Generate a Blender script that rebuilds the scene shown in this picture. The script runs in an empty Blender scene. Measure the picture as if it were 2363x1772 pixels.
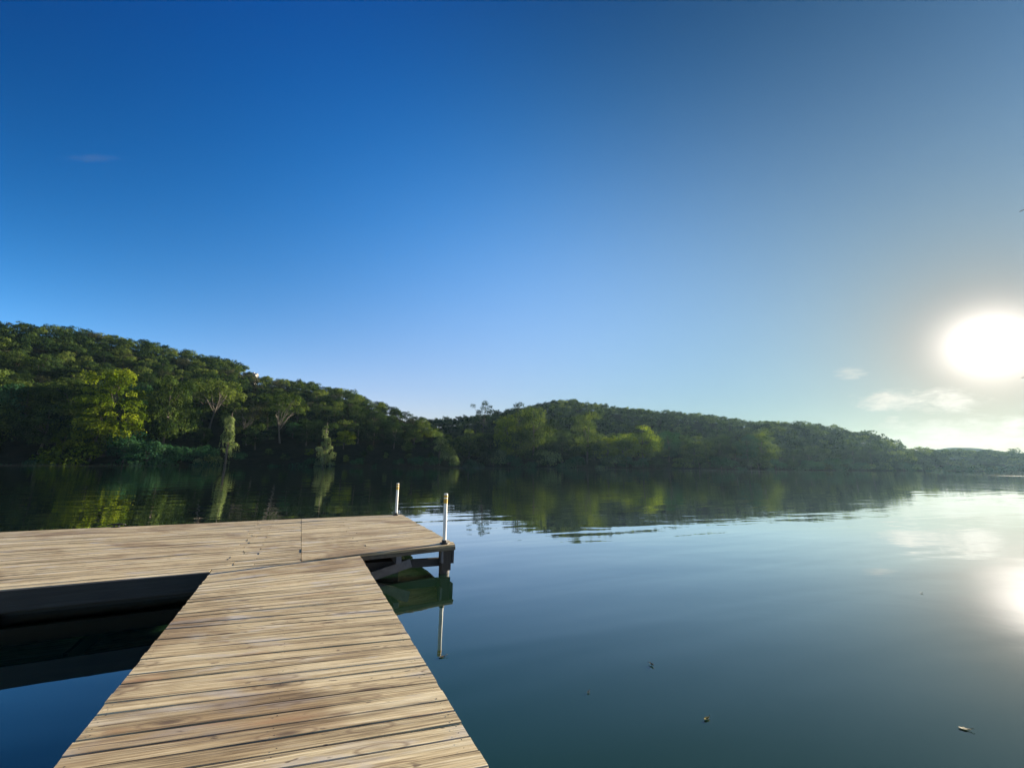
import bpy, bmesh, math, random
import numpy as np
from mathutils import Vector, Matrix

R = math.radians
S = bpy.context.scene
COL = S.collection

# ------------------------------------------------------------------ camera, sky, sun, exposure
CAM_H, PITCH, ROLL = 1.95, R(11.0), R(0.8)          # metres above the water, tilt up, roll
FPX, CX, CY = 930.0, 1181.5, 886.0                  # focal length and centre for a frame 2363 wide
FW = Vector((0, math.cos(PITCH), math.sin(PITCH)))
_u0 = Vector((0, -math.sin(PITCH), math.cos(PITCH)))
UP = math.cos(ROLL) * _u0 - math.sin(ROLL) * Vector((1, 0, 0))
RT = math.cos(ROLL) * Vector((1, 0, 0)) + math.sin(ROLL) * _u0
cam_d = bpy.data.cameras.new('camera')
cam_d.sensor_width = 36.0
cam_d.lens = FPX / 2363 * 36
cam_d.clip_start, cam_d.clip_end = 0.05, 12000
cam = bpy.data.objects.new('camera', cam_d)
COL.objects.link(cam)
cam.matrix_world = Matrix(((RT.x, UP.x, -FW.x, 0), (RT.y, UP.y, -FW.y, 0), (RT.z, UP.z, -FW.z, CAM_H), (0, 0, 0, 1)))
S.camera = cam

SUN_AZ, SUN_EL = R(51.0), R(11.2)                   # azimuth clockwise from +Y
SUN = Vector((math.sin(SUN_AZ) * math.cos(SUN_EL), math.cos(SUN_AZ) * math.cos(SUN_EL), math.sin(SUN_EL)))
SKY_STRENGTH, SUN_STRENGTH, EXPOSURE = 0.0555, 5.0, 2.0
S.view_settings.view_transform = 'Standard'
S.view_settings.look = 'None'
S.view_settings.exposure = EXPOSURE
S.view_settings.gamma = 1.0
S.cycles.max_bounces = 6
S.cycles.diffuse_bounces = 2
S.cycles.glossy_bounces = 3
S.cycles.transmission_bounces = 3
S.cycles.volume_bounces = 0
S.cycles.sample_clamp_indirect = 6.0

def pixel_ray(x, y):
    d = FW * FPX + RT * (x - CX) - UP * (y - CY)
    return d.normalized()

class Nodes:
    """small helper to write node trees"""
    def __init__(s, tree):
        s.t = tree; s.t.nodes.clear()
    def n(s, kind, **kw):
        ins = kw.pop('ins', {})
        o = s.t.nodes.new(kind)
        for k, v in kw.items(): setattr(o, k, v)
        for k, v in ins.items(): s.put(o, k, v)
        return o
    def put(s, o, k, v):
        if isinstance(v, bpy.types.NodeSocket): s.t.links.new(v, o.inputs[k])
        elif isinstance(v, bpy.types.Node): s.t.links.new(v.outputs[0], o.inputs[k])
        else: o.inputs[k].default_value = v
    def m(s, op, a, b=None, c=None, clamp=False):
        o = s.n('ShaderNodeMath', operation=op, use_clamp=clamp)
        for i, v in enumerate((a, b, c)):
            if v is not None: s.put(o, i, v)
        return o.outputs[0]
    def mix(s, f, a, b, blend='MIX'):
        o = s.n('ShaderNodeMix', data_type='RGBA', blend_type=blend)
        s.put(o, 0, f); s.put(o, 6, a); s.put(o, 7, b)
        return o.outputs[2]
    def rng(s, v, a, b, c=0.0, d=1.0, smooth=False):
        o = s.n('ShaderNodeMapRange', interpolation_type='SMOOTHSTEP' if smooth else 'LINEAR')
        for i, q in enumerate((v, a, b, c, d)): s.put(o, i, q)
        return o.outputs[0]
    def noise(s, vec, scale, detail=3.0, rough=0.5, dist=0.0):
        o = s.n('ShaderNodeTexNoise', ins={'Vector': vec, 'Scale': scale, 'Detail': detail, 'Roughness': rough, 'Distortion': dist})
        return o.outputs[0]
    def ramp(s, v, stops, interp='LINEAR'):
        o = s.n('ShaderNodeValToRGB', ins={0: v}); o.color_ramp.interpolation = interp
        e = o.color_ramp.elements
        while len(e) < len(stops): e.new(0.5)
        for q, (p, c) in zip(e, stops): q.position = p; q.color = (*c, 1)
        return o.outputs[0]

def c4(r, g, b): return (r, g, b, 1)

SKY_POLY = [
    [-2.8177, 3.6546, 6.2844, 2.2737, 2.8251, -10.6461, -16.9238, 8.0868, -2.3518, 0.4426, -0.2816],
    [-2.0315, 1.9425, 6.1015, 1.0687, 0.6497, -10.3427, -10.3154, 11.2148, -0.5092, -0.4923, -0.5416],
    [-2.0456, 1.9818, 5.4208, 0.8942, 2.7896, -9.962, -10.9437, 11.2695, -0.123, -1.1588, 0.0283],
]

def build_world():
    w = bpy.data.worlds.new('World'); S.world = w; w.use_nodes = True
    N = Nodes(w.node_tree)
    sky = N.n('ShaderNodeTexSky', sky_type='NISHITA', sun_disc=False, sun_elevation=SUN_EL, sun_rotation=SUN_AZ,
              altitude=100, air_density=1.0, dust_density=0.35, ozone_density=2.2)
    tc = N.n('ShaderNodeTexCoord')
    d = N.n('ShaderNodeVectorMath', operation='NORMALIZE', ins={0: tc.outputs['Generated']}).outputs[0]
    dot = N.n('ShaderNodeVectorMath', operation='DOT_PRODUCT', ins={0: d, 1: tuple(SUN)}).outputs['Value']
    ang = N.m('MULTIPLY', N.m('ARCCOSINE', N.m('MINIMUM', dot, 0.999999)), 180 / math.pi)
    xyz = N.n('ShaderNodeSeparateXYZ', ins={0: d})
    az = N.m('ARCTAN2', xyz.outputs[0], xyz.outputs[1])
    el = N.m('ARCSINE', xyz.outputs[2])
    # the clear sky's colour, graded smoothly by distance from the sun and height above the horizon
    X = N.m('MINIMUM', N.m('DIVIDE', ang, 100.0), 1.06); Y = N.m('MAXIMUM', N.m('MULTIPLY', el, 180 / math.pi / 60), 0.0); Y = N.m('MINIMUM', Y, 1.0)
    XX, XY, YY = N.m('MULTIPLY', X, X), N.m('MULTIPLY', X, Y), N.m('MULTIPLY', Y, Y)
    terms = [None, X, Y, XX, XY, YY, N.m('MULTIPLY', XX, Y), N.m('MULTIPLY', X, YY), N.m('MULTIPLY', XX, X),
             N.m('EXPONENT', N.m('DIVIDE', ang, -7.0)), N.m('EXPONENT', N.m('DIVIDE', ang, -20.0))]
    gains = []
    for row in SKY_POLY:
        v = None
        for k, t in zip(row, terms):
            v = k if t is None else N.m('MULTIPLY_ADD', t, k, v)
        gains.append(N.m('MINIMUM', N.m('EXPONENT', v), 1.35))
    gain = N.n('ShaderNodeCombineXYZ', ins={0: gains[0], 1: gains[1], 2: gains[2]}).outputs[0]
    col = N.n('ShaderNodeVectorMath', operation='MULTIPLY', ins={0: sky.outputs[0], 1: gain}).outputs[0]
    # the sun's aureole in the moist morning air
    def lobe(sig, amp, c):
        g = N.m('MULTIPLY', N.m('EXPONENT', N.m('MULTIPLY', N.m('POWER', N.m('DIVIDE', ang, sig), 2.0), -1.0)), amp)
        return N.n('ShaderNodeVectorMath', operation='SCALE', ins={0: c, 'Scale': g}).outputs[0]
    add = lambda a, b: N.n('ShaderNodeVectorMath', operation='ADD', ins={0: a, 1: b}).outputs[0]
    for sig, amp, c in ((2.65, 7.0, (1.0, 0.97, 0.90)), (5.5, 0.7, (1.0, 0.93, 0.78))):
        col = add(col, lobe(sig, amp, c))
    # clouds, placed by azimuth and elevation
    cv = N.n('ShaderNodeCombineXYZ', ins={0: N.m('MULTIPLY', az, 34.0), 1: N.m('MULTIPLY', el, 85.0), 2: 3.3}).outputs[0]
    puff = N.noise(cv, 1.0, 6.0, 0.62, 0.4)
    wob = N.m('MULTIPLY', N.m('SUBTRACT', puff, 0.5), 4.2)
    mask = None
    for (x, y, hw, hh, k) in ((200, 343, 56, 9, .08), (1836, 808, 32, 13, .5), (1925, 866, 82, 23, .9), (2040, 866, 92, 24, .9), (1985, 874, 60, 14, .5),
                              (2012, 884, 34, 11, .6), (2080, 938, 230, 36, .6), (2190, 913, 48, 16, .8), (1925, 906, 20, 9, .5),
                              (2105, 911, 22, 8, .5), (2300, 890, 60, 20, .8), (2420, 925, 90, 20, .7)):
        r = pixel_ray(x * 1.0682, y * 1.0682)
        ta, tb = pixel_ray((x + hw) * 1.0682, y * 1.0682) - r, pixel_ray(x * 1.0682, (y - hh) * 1.0682) - r
        nn = ta.cross(tb).normalized(); M3 = Matrix((ta, tb, nn)).transposed().inverted()    # half width, half height of this cloud on the sky
        off = N.n('ShaderNodeVectorMath', operation='SUBTRACT', ins={0: d, 1: tuple(r)}).outputs[0]
        cu = [N.n('ShaderNodeVectorMath', operation='DOT_PRODUCT', ins={0: off, 1: tuple(M3[i])}).outputs['Value'] for i in (0, 1)]
        q = N.m('ADD', N.m('POWER', N.m('ABSOLUTE', cu[0]), 2.0), N.m('POWER', N.m('ABSOLUTE', cu[1]), 2.0))
        b = N.m('MULTIPLY', N.rng(N.m('ADD', N.m('SUBTRACT', 1.0, q), wob), -0.5, 1.9, smooth=True), k)
        mask = b if mask is None else N.m('MAXIMUM', mask, b)
    glow = N.m('ADD', 1.7, N.m('MULTIPLY', N.m('EXPONENT', N.m('DIVIDE', ang, -14.0)), 4.4))
    ccol = N.n('ShaderNodeVectorMath', operation='SCALE', ins={0: (1.0, 0.93, 0.80), 'Scale': glow}).outputs[0]
    col = N.mix(mask, col, ccol)
    bg = N.n('ShaderNodeBackground', ins={'Color': col, 'Strength': SKY_STRENGTH})
    N.n('ShaderNodeOutputWorld', ins={'Surface': bg})
build_world()

sun_d = bpy.data.lights.new('sun', 'SUN')
sun_d.energy, sun_d.angle, sun_d.color = SUN_STRENGTH, R(0.5), (1.0, 0.86, 0.66)
sun_o = bpy.data.objects.new('sun', sun_d); COL.objects.link(sun_o)
sun_o.location = SUN * 60
sun_o.rotation_euler = SUN.to_track_quat('Z', 'Y').to_euler()

# ------------------------------------------------------------------ helpers
def tag(o, label=None, cat=None, group=None, kind=None):
    if label: o['label'] = label
    if cat: o['category'] = cat
    if group: o['group'] = group
    if kind: o['kind'] = kind
    return o

def empty(name, loc=(0, 0, 0), rz=0.0, scale=(1, 1, 1)):
    o = bpy.data.objects.new(name, None); COL.objects.link(o)
    o.empty_display_size = 0.3
    o.location = loc; o.rotation_euler = (0, 0, rz); o.scale = scale
    return o

def link(name, me, parent=None):
    o = bpy.data.objects.new(name, me); COL.objects.link(o)
    if parent is not None: o.parent = parent
    return o

class MB:
    """collects polygons with optional per-vertex attributes into one mesh"""
    def __init__(s): s.v, s.f, s.g, s.t, s.mi = [], [], [], [], []
    def add(s, verts, faces, grain=None, tone=0.5, mi=0):
        b = len(s.v); s.v += [tuple(v) for v in verts]
        s.f += [tuple(b + i for i in f) for f in faces]
        s.g += [tuple(g) for g in grain] if grain else [tuple(v) for v in verts]
        s.t += [tone] * len(verts); s.mi += [mi] * len(faces)
    def beam(s, a, b, w, h, tone=0.5, ch=0.0, up=(0, 0, 1), mi=0, jit=0.0, rnd=None):
        """a box along a-b, w wide, h high, top face through a,b ; chamfered long top edges"""
        a, b = Vector(a), Vector(b); d = (b - a); L = d.length; d.normalize()
        sd = d.cross(Vector(up)).normalized(); u = sd.cross(d).normalized()
        if ch: prof = [(-w / 2, -h), (w / 2, -h), (w / 2, -ch), (w / 2 - ch, 0), (-w / 2 + ch, 0), (-w / 2, -ch)]
        else: prof = [(-w / 2, -h), (w / 2, -h), (w / 2, 0), (-w / 2, 0)]
        n = len(prof); vs, gr = [], []; sd_ = (rnd.random() if rnd else 0.5) * 97
        for i, P in enumerate((a, b)):
            for (x, z) in prof:
                vs.append(P + sd * x + u * z); gr.append((i * L, x + z * 0.6, sd_))
        fs = [tuple(reversed(range(n))), tuple(range(n, 2 * n))] + [(k, (k + 1) % n, n + (k + 1) % n, n + k) for k in range(n)]
        s.add(vs, fs, gr, tone, mi)
    def tube(s, pts, radii, seg=8, tone=0.5, mi=0, caps=True):
        pts = [Vector(p) for p in pts]; vs = []; L = 0; gr = []
        for i, p in enumerate(pts):
            d = (pts[min(i + 1, len(pts) - 1)] - pts[max(i - 1, 0)]).normalized()
            a = d.cross(Vector((0.31, 0.87, 0.17)) if abs(d.z) > 0.8 else Vector((0, 0, 1))).normalized(); b = d.cross(a)
            if i: L += (p - pts[i - 1]).length
            for k in range(seg):
                t = 2 * math.pi * k / seg
                vs.append(p + (a * math.cos(t) + b * math.sin(t)) * radii[i]); gr.append((L, t * radii[i], 1.0))
        fs = [(i * seg + k, i * seg + (k + 1) % seg, (i + 1) * seg + (k + 1) % seg, (i + 1) * seg + k) for i in range(len(pts) - 1) for k in range(seg)]
        if caps: fs += [tuple(reversed(range(seg))), tuple(range((len(pts) - 1) * seg, len(pts) * seg))]
        s.add(vs, fs, gr, tone, mi)
    def mesh(s, name, mats, smooth=False):
        me = bpy.data.meshes.new(name); me.from_pydata(s.v, [], s.f)
        g = me.attributes.new('grain', 'FLOAT_VECTOR', 'POINT'); g.data.foreach_set('vector', np.array(s.g, np.float32).ravel())
        t = me.attributes.new('tone', 'FLOAT', 'POINT'); t.data.foreach_set('value', np.array(s.t, np.float32))
        for m in (mats if isinstance(mats, (list, tuple)) else [mats]): me.materials.append(m)
        me.polygons.foreach_set('material_index', s.mi)
        if smooth: me.polygons.foreach_set('use_smooth', [True] * len(me.polygons))
        me.update(); return me
    def build(s, name, mats, parent=None, smooth=False): return link(name, s.mesh(name, mats, smooth), parent)

def new_mat(name):
    m = bpy.data.materials.new(name); m.use_nodes = True
    return m, Nodes(m.node_tree)

def finish(N, bsdf): N.n('ShaderNodeOutputMaterial', ins={'Surface': bsdf})

# ------------------------------------------------------------------ materials
def mat_plank(name, dark=0.0, wet=0.0):
    m, N = new_mat(name)
    g = N.n('ShaderNodeAttribute', attribute_name='grain').outputs['Vector']
    tone = N.n('ShaderNodeAttribute', attribute_name='tone').outputs['Fac']
    pos = N.n('ShaderNodeNewGeometry').outputs['Position']
    stretch = lambda sx, sy: N.n('ShaderNodeVectorMath', operation='MULTIPLY', ins={0: g, 1: (sx, sy, 1.0)}).outputs[0]
    fine = N.noise(stretch(2.2, 95.0), 1.0, 5, 0.65, 0.6)
    band = N.noise(stretch(0.8, 20.0), 1.0, 4, 0.6, 1.2)
    blot = N.noise(stretch(1.6, 5.0), 1.0, 4, 0.55, 0.5)
    big = N.noise(N.n('ShaderNodeVectorMath', operation='MULTIPLY', ins={0: pos, 1: (0.55, 1.0, 1.0)}).outputs[0], 1.0, 4, 0.6, 0.6)
    t = N.m('ADD', N.m('MULTIPLY', N.rng(band, 0.32, 0.68), 0.46), N.m('ADD', N.m('MULTIPLY', N.rng(fine, 0.40, 0.60), 0.42), N.m('MULTIPLY', tone, 0.26)))
    col = N.ramp(t, [(0.10, (0.130, 0.096, 0.052)), (0.42, (0.345, 0.268, 0.146)), (0.68, (0.530, 0.435, 0.255)), (1.0, (0.690, 0.605, 0.405))])
    # silvered, weathered patches and dark, damp stains
    col = N.mix(N.rng(blot, 0.54, 0.70, 0.0, 0.75, True), col, c4(0.46, 0.43, 0.38))
    col = N.mix(N.rng(big, 0.48, 0.66, 0.0, 0.85, True), col, N.mix(1.0, col, c4(0.54, 0.46, 0.39), 'MULTIPLY'))
    spot = N.noise(stretch(9.0, 26.0), 1.0, 2, 0.5)
    col = N.mix(N.rng(spot, 0.70, 0.76, 0.0, 0.75, True), col, c4(0.075, 0.052, 0.035))
    # drying cracks along the grain
    crack = N.noise(stretch(0.7, 42.0), 1.0, 2, 0.45, 0.8)
    col = N.mix(N.rng(crack, 0.645, 0.69, 0.0, 0.65, True), col, c4(0.060, 0.042, 0.030))
    edge = N.noise(stretch(1.2, 14.0), 1.0, 5, 0.7, 1.5)
    col = N.mix(N.rng(edge, 0.56, 0.72, 0.0, 0.55, True), col, N.mix(1.0, col, c4(0.40, 0.34, 0.30), 'MULTIPLY'))
    # knots
    vor = N.n('ShaderNodeTexVoronoi', ins={'Vector': stretch(2.1, 7.5), 'Scale': 1.0, 'Randomness': 1.0})
    keep = N.m('GREATER_THAN', N.n('ShaderNodeSeparateColor', ins={0: vor.outputs['Color']}).outputs[0], 0.40)
    col = N.mix(N.m('MULTIPLY', N.rng(vor.outputs['Distance'], 0.05, 0.22, 0.90, 0.0, True), keep), col, c4(0.10, 0.065, 0.038))
    ring = N.m('MULTIPLY', N.rng(N.m('ABSOLUTE', N.m('SUBTRACT', vor.outputs['Distance'], 0.30)), 0.0, 0.05, 0.55, 0.0, True), keep)
    col = N.mix(ring, col, c4(0.16, 0.105, 0.06))
    rust = N.noise(stretch(0.9, 3.2), 1.0, 3, 0.6)
    col = N.mix(N.rng(rust, 0.60, 0.74, 0.0, 0.55, True), col, c4(0.36, 0.20, 0.095))
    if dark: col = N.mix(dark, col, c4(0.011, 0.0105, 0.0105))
    h = N.m('ADD', N.m('MULTIPLY', fine, 0.5), N.m('ADD', N.m('MULTIPLY', band, 0.8), N.m('MULTIPLY', spot, -0.25)))
    bump = N.n('ShaderNodeBump', ins={'Strength': 0.55, 'Distance': 0.006, 'Height': h})
    b = N.n('ShaderNodeBsdfPrincipled', ins={'Base Color': col, 'Roughness': N.rng(fine, 0.2, 0.8, 0.50, 0.78), 'Specular IOR Level': 0.4, 'Normal': bump})
    finish(N, b); return m

def mat_simple(name, col, rough=0.5, metal=0.0, noise=0.25, scale=30.0, spec=0.5, bump=0.0):
    m, N = new_mat(name)
    co = N.n('ShaderNodeTexCoord').outputs['Object']
    n = N.noise(co, scale, 4, 0.6)
    c = N.mix(N.rng(n, 0.3, 0.75, 0.0, noise), c4(*col), c4(*(x * 0.35 for x in col)))
    ins = {'Base Color': c, 'Roughness': N.rng(n, 0.2, 0.8, rough * 0.85, min(1, rough * 1.15)), 'Metallic': metal, 'Specular IOR Level': spec}
    if bump: ins['Normal'] = N.n('ShaderNodeBump', ins={'Strength': 0.6, 'Distance': bump, 'Height': n})
    finish(N, N.n('ShaderNodeBsdfPrincipled', ins=ins)); return m

def mat_foliage(name, stops, trans=0.30, tcol=(1.35, 1.45, 0.55), rough=0.55):
    """leaf colour runs along stops with the leaf's own tint and each plant's own random number"""
    m, N = new_mat(name)
    tint = N.n('ShaderNodeAttribute', attribute_name='tint').outputs['Fac']
    rnd = N.n('ShaderNodeObjectInfo').outputs['Random']
    t = N.m('ADD', tint, N.m('MULTIPLY', N.m('SUBTRACT', rnd, 0.5), 0.35), clamp=True)
    col = N.ramp(t, stops)
    p = N.n('ShaderNodeBsdfDiffuse', ins={'Color': col, 'Roughness': rough})
    tr = N.n('ShaderNodeBsdfTranslucent', ins={'Color': N.mix(1.0, col, c4(*tcol), 'MULTIPLY')})
    mx = N.n('ShaderNodeMixShader', ins={0: trans})
    N.t.links.new(p.outputs[0], mx.inputs[1]); N.t.links.new(tr.outputs[0], mx.inputs[2])
    finish(N, mx); return m

def mat_water():
    m, N = new_mat('river_water')
    pos = N.n('ShaderNodeNewGeometry').outputs['Position']
    rot = N.n('ShaderNodeMapping', ins={'Vector': pos, 'Rotation': (0, 0, R(-22))}).outputs[0]
    sc = lambda v, x, y: N.n('ShaderNodeVectorMath', operation='MULTIPLY', ins={0: v, 1: (x, y, 0.0)}).outputs[0]
    swell = N.noise(sc(rot, 0.17, 0.62), 1.0, 2, 0.45, 0.3)
    rip = N.noise(sc(pos, 0.9, 2.0), 1.0, 3, 0.5, 0.4)
    chop = N.noise(sc(pos, 3.0, 6.0), 1.0, 2, 0.5)
    wind = N.rng(N.noise(sc(pos, 0.020, 0.045), 1.0, 3, 0.55), 0.40, 0.66, 0.12, 1.0, True)   # breezes ruffle the water in patches
    h = N.m('ADD', N.m('MULTIPLY', swell, 0.020), N.m('MULTIPLY', wind, N.m('ADD', N.m('MULTIPLY', rip, 0.0075), N.m('MULTIPLY', chop, 0.0007))))
    bump = N.n('ShaderNodeBump', ins={'Strength': 1.0, 'Distance': 1.0, 'Height': h})
    murk = N.mix(N.noise(pos, 0.35, 3, 0.5), c4(0.006, 0.023, 0.011), c4(0.008, 0.027, 0.013))
    sx = N.n('ShaderNodeSeparateXYZ', ins={0: pos})
    dist = N.n('ShaderNodeVectorMath', operation='LENGTH', ins={0: pos}).outputs['Value']
    lee = N.m('ADD', 126.0, N.m('MULTIPLY', N.m('MAXIMUM', sx.outputs[0], -20.0), 0.42))
    strip = N.rng(N.m('ADD', N.m('SUBTRACT', dist, lee), N.m('MULTIPLY', wind, 6.0)), 0.0, 9.0, 0.0, N.rng(sx.outputs[0], 90.0, 170.0, 1.0, 0.0), True)   # a ruffled strip along the far bank
    fr = N.n('ShaderNodeFresnel', ins={'IOR': 1.33, 'Normal': bump}).outputs[0]
    mx = N.n('ShaderNodeMixShader', ins={0: N.m('MINIMUM', N.m('MAXIMUM', N.m('SUBTRACT', N.m('MULTIPLY', fr, 2.25), 0.042), 0.0), 0.96)})
    N.t.links.new(N.n('ShaderNodeBsdfDiffuse', ins={'Color': murk}).outputs[0], mx.inputs[1])
    N.t.links.new(N.n('ShaderNodeBsdfGlossy', ins={'Color': c4(1, 1, 1), 'Roughness': N.rng(strip, 0.0, 1.0, 0.009, 0.11), 'Normal': bump}).outputs[0], mx.inputs[2])
    b = mx
    finish(N, b); return m

def mat_ground(name, a, b, scale=0.4):
    m, N = new_mat(name)
    pos = N.n('ShaderNodeNewGeometry').outputs['Position']
    n = N.noise(pos, scale, 6, 0.65)
    col = N.mix(N.rng(n, 0.35, 0.65), c4(*a), c4(*b))
    bump = N.n('ShaderNodeBump', ins={'Strength': 0.9, 'Distance': 0.6, 'Height': n})
    finish(N, N.n('ShaderNodeBsdfPrincipled', ins={'Base Color': col, 'Roughness': 0.95, 'Specular IOR Level': 0.0, 'Normal': bump})); return m

M_deck = mat_plank('weathered_deck_wood')
M_dark = mat_plank('near_black_wood', dark=0.96)  # plank colour mixed almost wholly to near-black
M_brace = mat_plank('dark_grey_wood', dark=0.80)  # plank colour mixed most of the way to near-black
M_greyw = mat_simple('silver_grey_wood', (0.17, 0.165, 0.16), 0.8, noise=0.7, scale=9, bump=0.004)
M_pile = mat_simple('black_piling', (0.045, 0.042, 0.040), 0.7, noise=0.7, scale=14, bump=0.006)
M_rubber = mat_simple('black_rubber', (0.02, 0.02, 0.021), 0.6, scale=40)
M_pipe = mat_simple('white_plastic_pipe', (0.66, 0.66, 0.62), 0.4, noise=0.35, scale=18)
M_yellow = mat_simple('yellow_reflective_tape', (0.50, 0.29, 0.012), 0.45, noise=0.3, scale=40)
M_white_tape = mat_simple('white_reflective_tape', (0.80, 0.80, 0.78), 0.28, noise=0.1, scale=40)
M_iron = mat_simple('black_iron', (0.03, 0.03, 0.032), 0.5, metal=0.6, scale=30)
M_water = mat_water()
M_soil = mat_ground('leaf_litter', (0.008, 0.010, 0.005), (0.022, 0.021, 0.012))
M_ridge = mat_ground('far_wooded_slope', (0.030, 0.042, 0.022), (0.055, 0.062, 0.034), 0.03)
M_bark = mat_simple('brown_bark', (0.085, 0.066, 0.050), 0.9, noise=0.6, scale=6)
M_palebark = mat_simple('pale_bark', (0.095, 0.082, 0.066), 0.85, noise=0.5, scale=5)
M_stucco = mat_simple('white_stucco', (0.40, 0.385, 0.36), 0.7, noise=0.1, scale=2)
M_rooftile = mat_simple('grey_roof', (0.20, 0.19, 0.18), 0.8, noise=0.3, scale=2)
M_glass = mat_simple('dark_window_glass', (0.03, 0.04, 0.05), 0.1, noise=0.1)
LEAF = {
    'dark': mat_foliage('dark_green_leaves', [(0.0, (0.004, 0.011, 0.005)), (0.5, (0.016, 0.034, 0.013)), (1.0, (0.058, 0.088, 0.026))]),
    'olive': mat_foliage('olive_green_leaves', [(0.0, (0.010, 0.024, 0.008)), (0.5, (0.048, 0.076, 0.020)), (1.0, (0.130, 0.165, 0.042))]),
    'lime': mat_foliage('yellow_green_leaves', [(0.0, (0.016, 0.034, 0.005)), (0.5, (0.094, 0.138, 0.012)), (1.0, (0.205, 0.240, 0.022))], trans=0.42),
    'grey': mat_foliage('grey_green_leaves', [(0.0, (0.018, 0.024, 0.012)), (0.5, (0.048, 0.056, 0.028)), (1.0, (0.085, 0.090, 0.050))], tcol=(1.2, 1.2, 0.8)),
    'vine': mat_foliage('pale_vine_leaves', [(0.0, (0.030, 0.055, 0.022)), (0.5, (0.115, 0.155, 0.070)), (1.0, (0.240, 0.280, 0.145))], trans=0.38),
    'teal': mat_foliage('shade_tinted_leaves', [(0.0, (0.009, 0.036, 0.019)), (0.5, (0.024, 0.072, 0.036)), (1.0, (0.052, 0.108, 0.052))]),  # the blue-green of the shaded waterside growth is put into this leaf colour
}

# ------------------------------------------------------------------ water and land
def grid_mesh(name, P, mat, smooth=True):
    """P: rows x cols x 3"""
    r, c, _ = P.shape
    idx = np.arange(r * c).reshape(r, c)
    q = np.stack([idx[:-1, :-1], idx[:-1, 1:], idx[1:, 1:], idx[1:, :-1]], -1).reshape(-1, 4)
    me = bpy.data.meshes.new(name); me.from_pydata(P.reshape(-1, 3).tolist(), [], q.tolist())
    me.materials.append(mat)
    if smooth: me.polygons.foreach_set('use_smooth', [True] * len(me.polygons))
    me.update(); return me

xs = np.array([-1500, -700, -300, -120, -40, 0, 40, 120, 300, 700, 1500.0]); ys = np.array([-300, -60, 0, 40, 120, 260, 500, 900, 1500.0])
P = np.zeros((len(ys), len(xs), 3)); P[..., 0] = xs[None]; P[..., 1] = ys[:, None]
o = link('water', grid_mesh('water', P, M_water)); tag(o, kind='structure')
P2 = P.copy(); P2[..., 2] = -4.0
o = link('riverbed', grid_mesh('riverbed', P2, M_soil)); tag(o, kind='structure')

def fbm(x, y, seed=0):
    """cheap smooth noise from sines, about -1..1"""
    r = np.random.RandomState(seed); z = np.zeros_like(np.asarray(x, float)); amp = 1.0; tot = 0
    for o_ in range(4):
        for k in range(3):
            a = r.uniform(0, 6.28); f = (2 ** o_) * r.uniform(0.7, 1.3); ph = r.uniform(0, 6.28)
            z = z + amp * np.sin(f * (x * math.cos(a) + y * math.sin(a)) + ph)
        tot += amp * 1.7; amp *= 0.5
    return z / tot

def az_of(px):
    """azimuth of the frame column px at the level of the horizon"""
    d = pixel_ray(px, CY + FPX * math.tan(PITCH) + (px - CX) * math.tan(ROLL)); return math.atan2(d.x, d.y)
def tan_el(px, py):
    d = pixel_ray(px, py); return d.z / math.hypot(d.x, d.y)

class Land:
    """a bank rising from a shoreline to a crest: columns run along the river, v = 0 at the water, 1 on the crest"""
    def __init__(s, cols, prof, tree_h, seed, back):
        # cols: (px, shore distance ahead, slope length, skyline y)
        c = np.array(cols, float)
        s.px = c[:, 0]; s.az = np.array([az_of(x) for x in s.px])
        s.ds = c[:, 1] / np.cos(s.az); s.dc = s.ds + c[:, 2]
        s.zc = np.array([CAM_H + d * tan_el(x, y * 1.0682) for d, x, y in zip(s.dc, s.px, c[:, 3])]) - tree_h
        s.zc = np.maximum(s.zc, 1.0); s.prof = prof; s.seed = seed; s.back = back
    def at(s, az, v):
        ds = np.interp(az, s.az, s.ds); dc = np.interp(az, s.az, s.dc); zc = np.interp(az, s.az, s.zc)
        d = ds + (dc - ds) * v
        wob = fbm(az * 40, v * 0.0, s.seed) * 2.2 * np.clip(1 - v * 2, 0, 1)
        d = d + wob
        x = d * np.sin(az); y = d * np.cos(az)
        z = 0.5 + (zc - 0.5) * np.interp(v, *s.prof) + fbm(x / 28, y / 28, s.seed + 1) * 1.6 * np.clip(v * 3, 0, 1) * np.clip(zc / 12, 0.15, 1)
        z = np.where(v < 0, -3.0, z)
        return x, y, z
    def mesh(s, name, a0, a1, na=150):
        A = np.linspace(a0, a1, na); V = np.array([-0.08, 0, 0.02, 0.05, 0.1, 0.15, 0.2, 0.3, 0.4, 0.5, 0.6, 0.7, 0.8, 0.9, 1.0, 1.15, 1.35, 1.6])
        AA, VV = np.meshgrid(A, V); x, y, z = s.at(AA, VV)
        o = link(name, grid_mesh(name, np.stack([x, y, z], -1), M_soil)); tag(o, kind='structure'); return o

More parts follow.
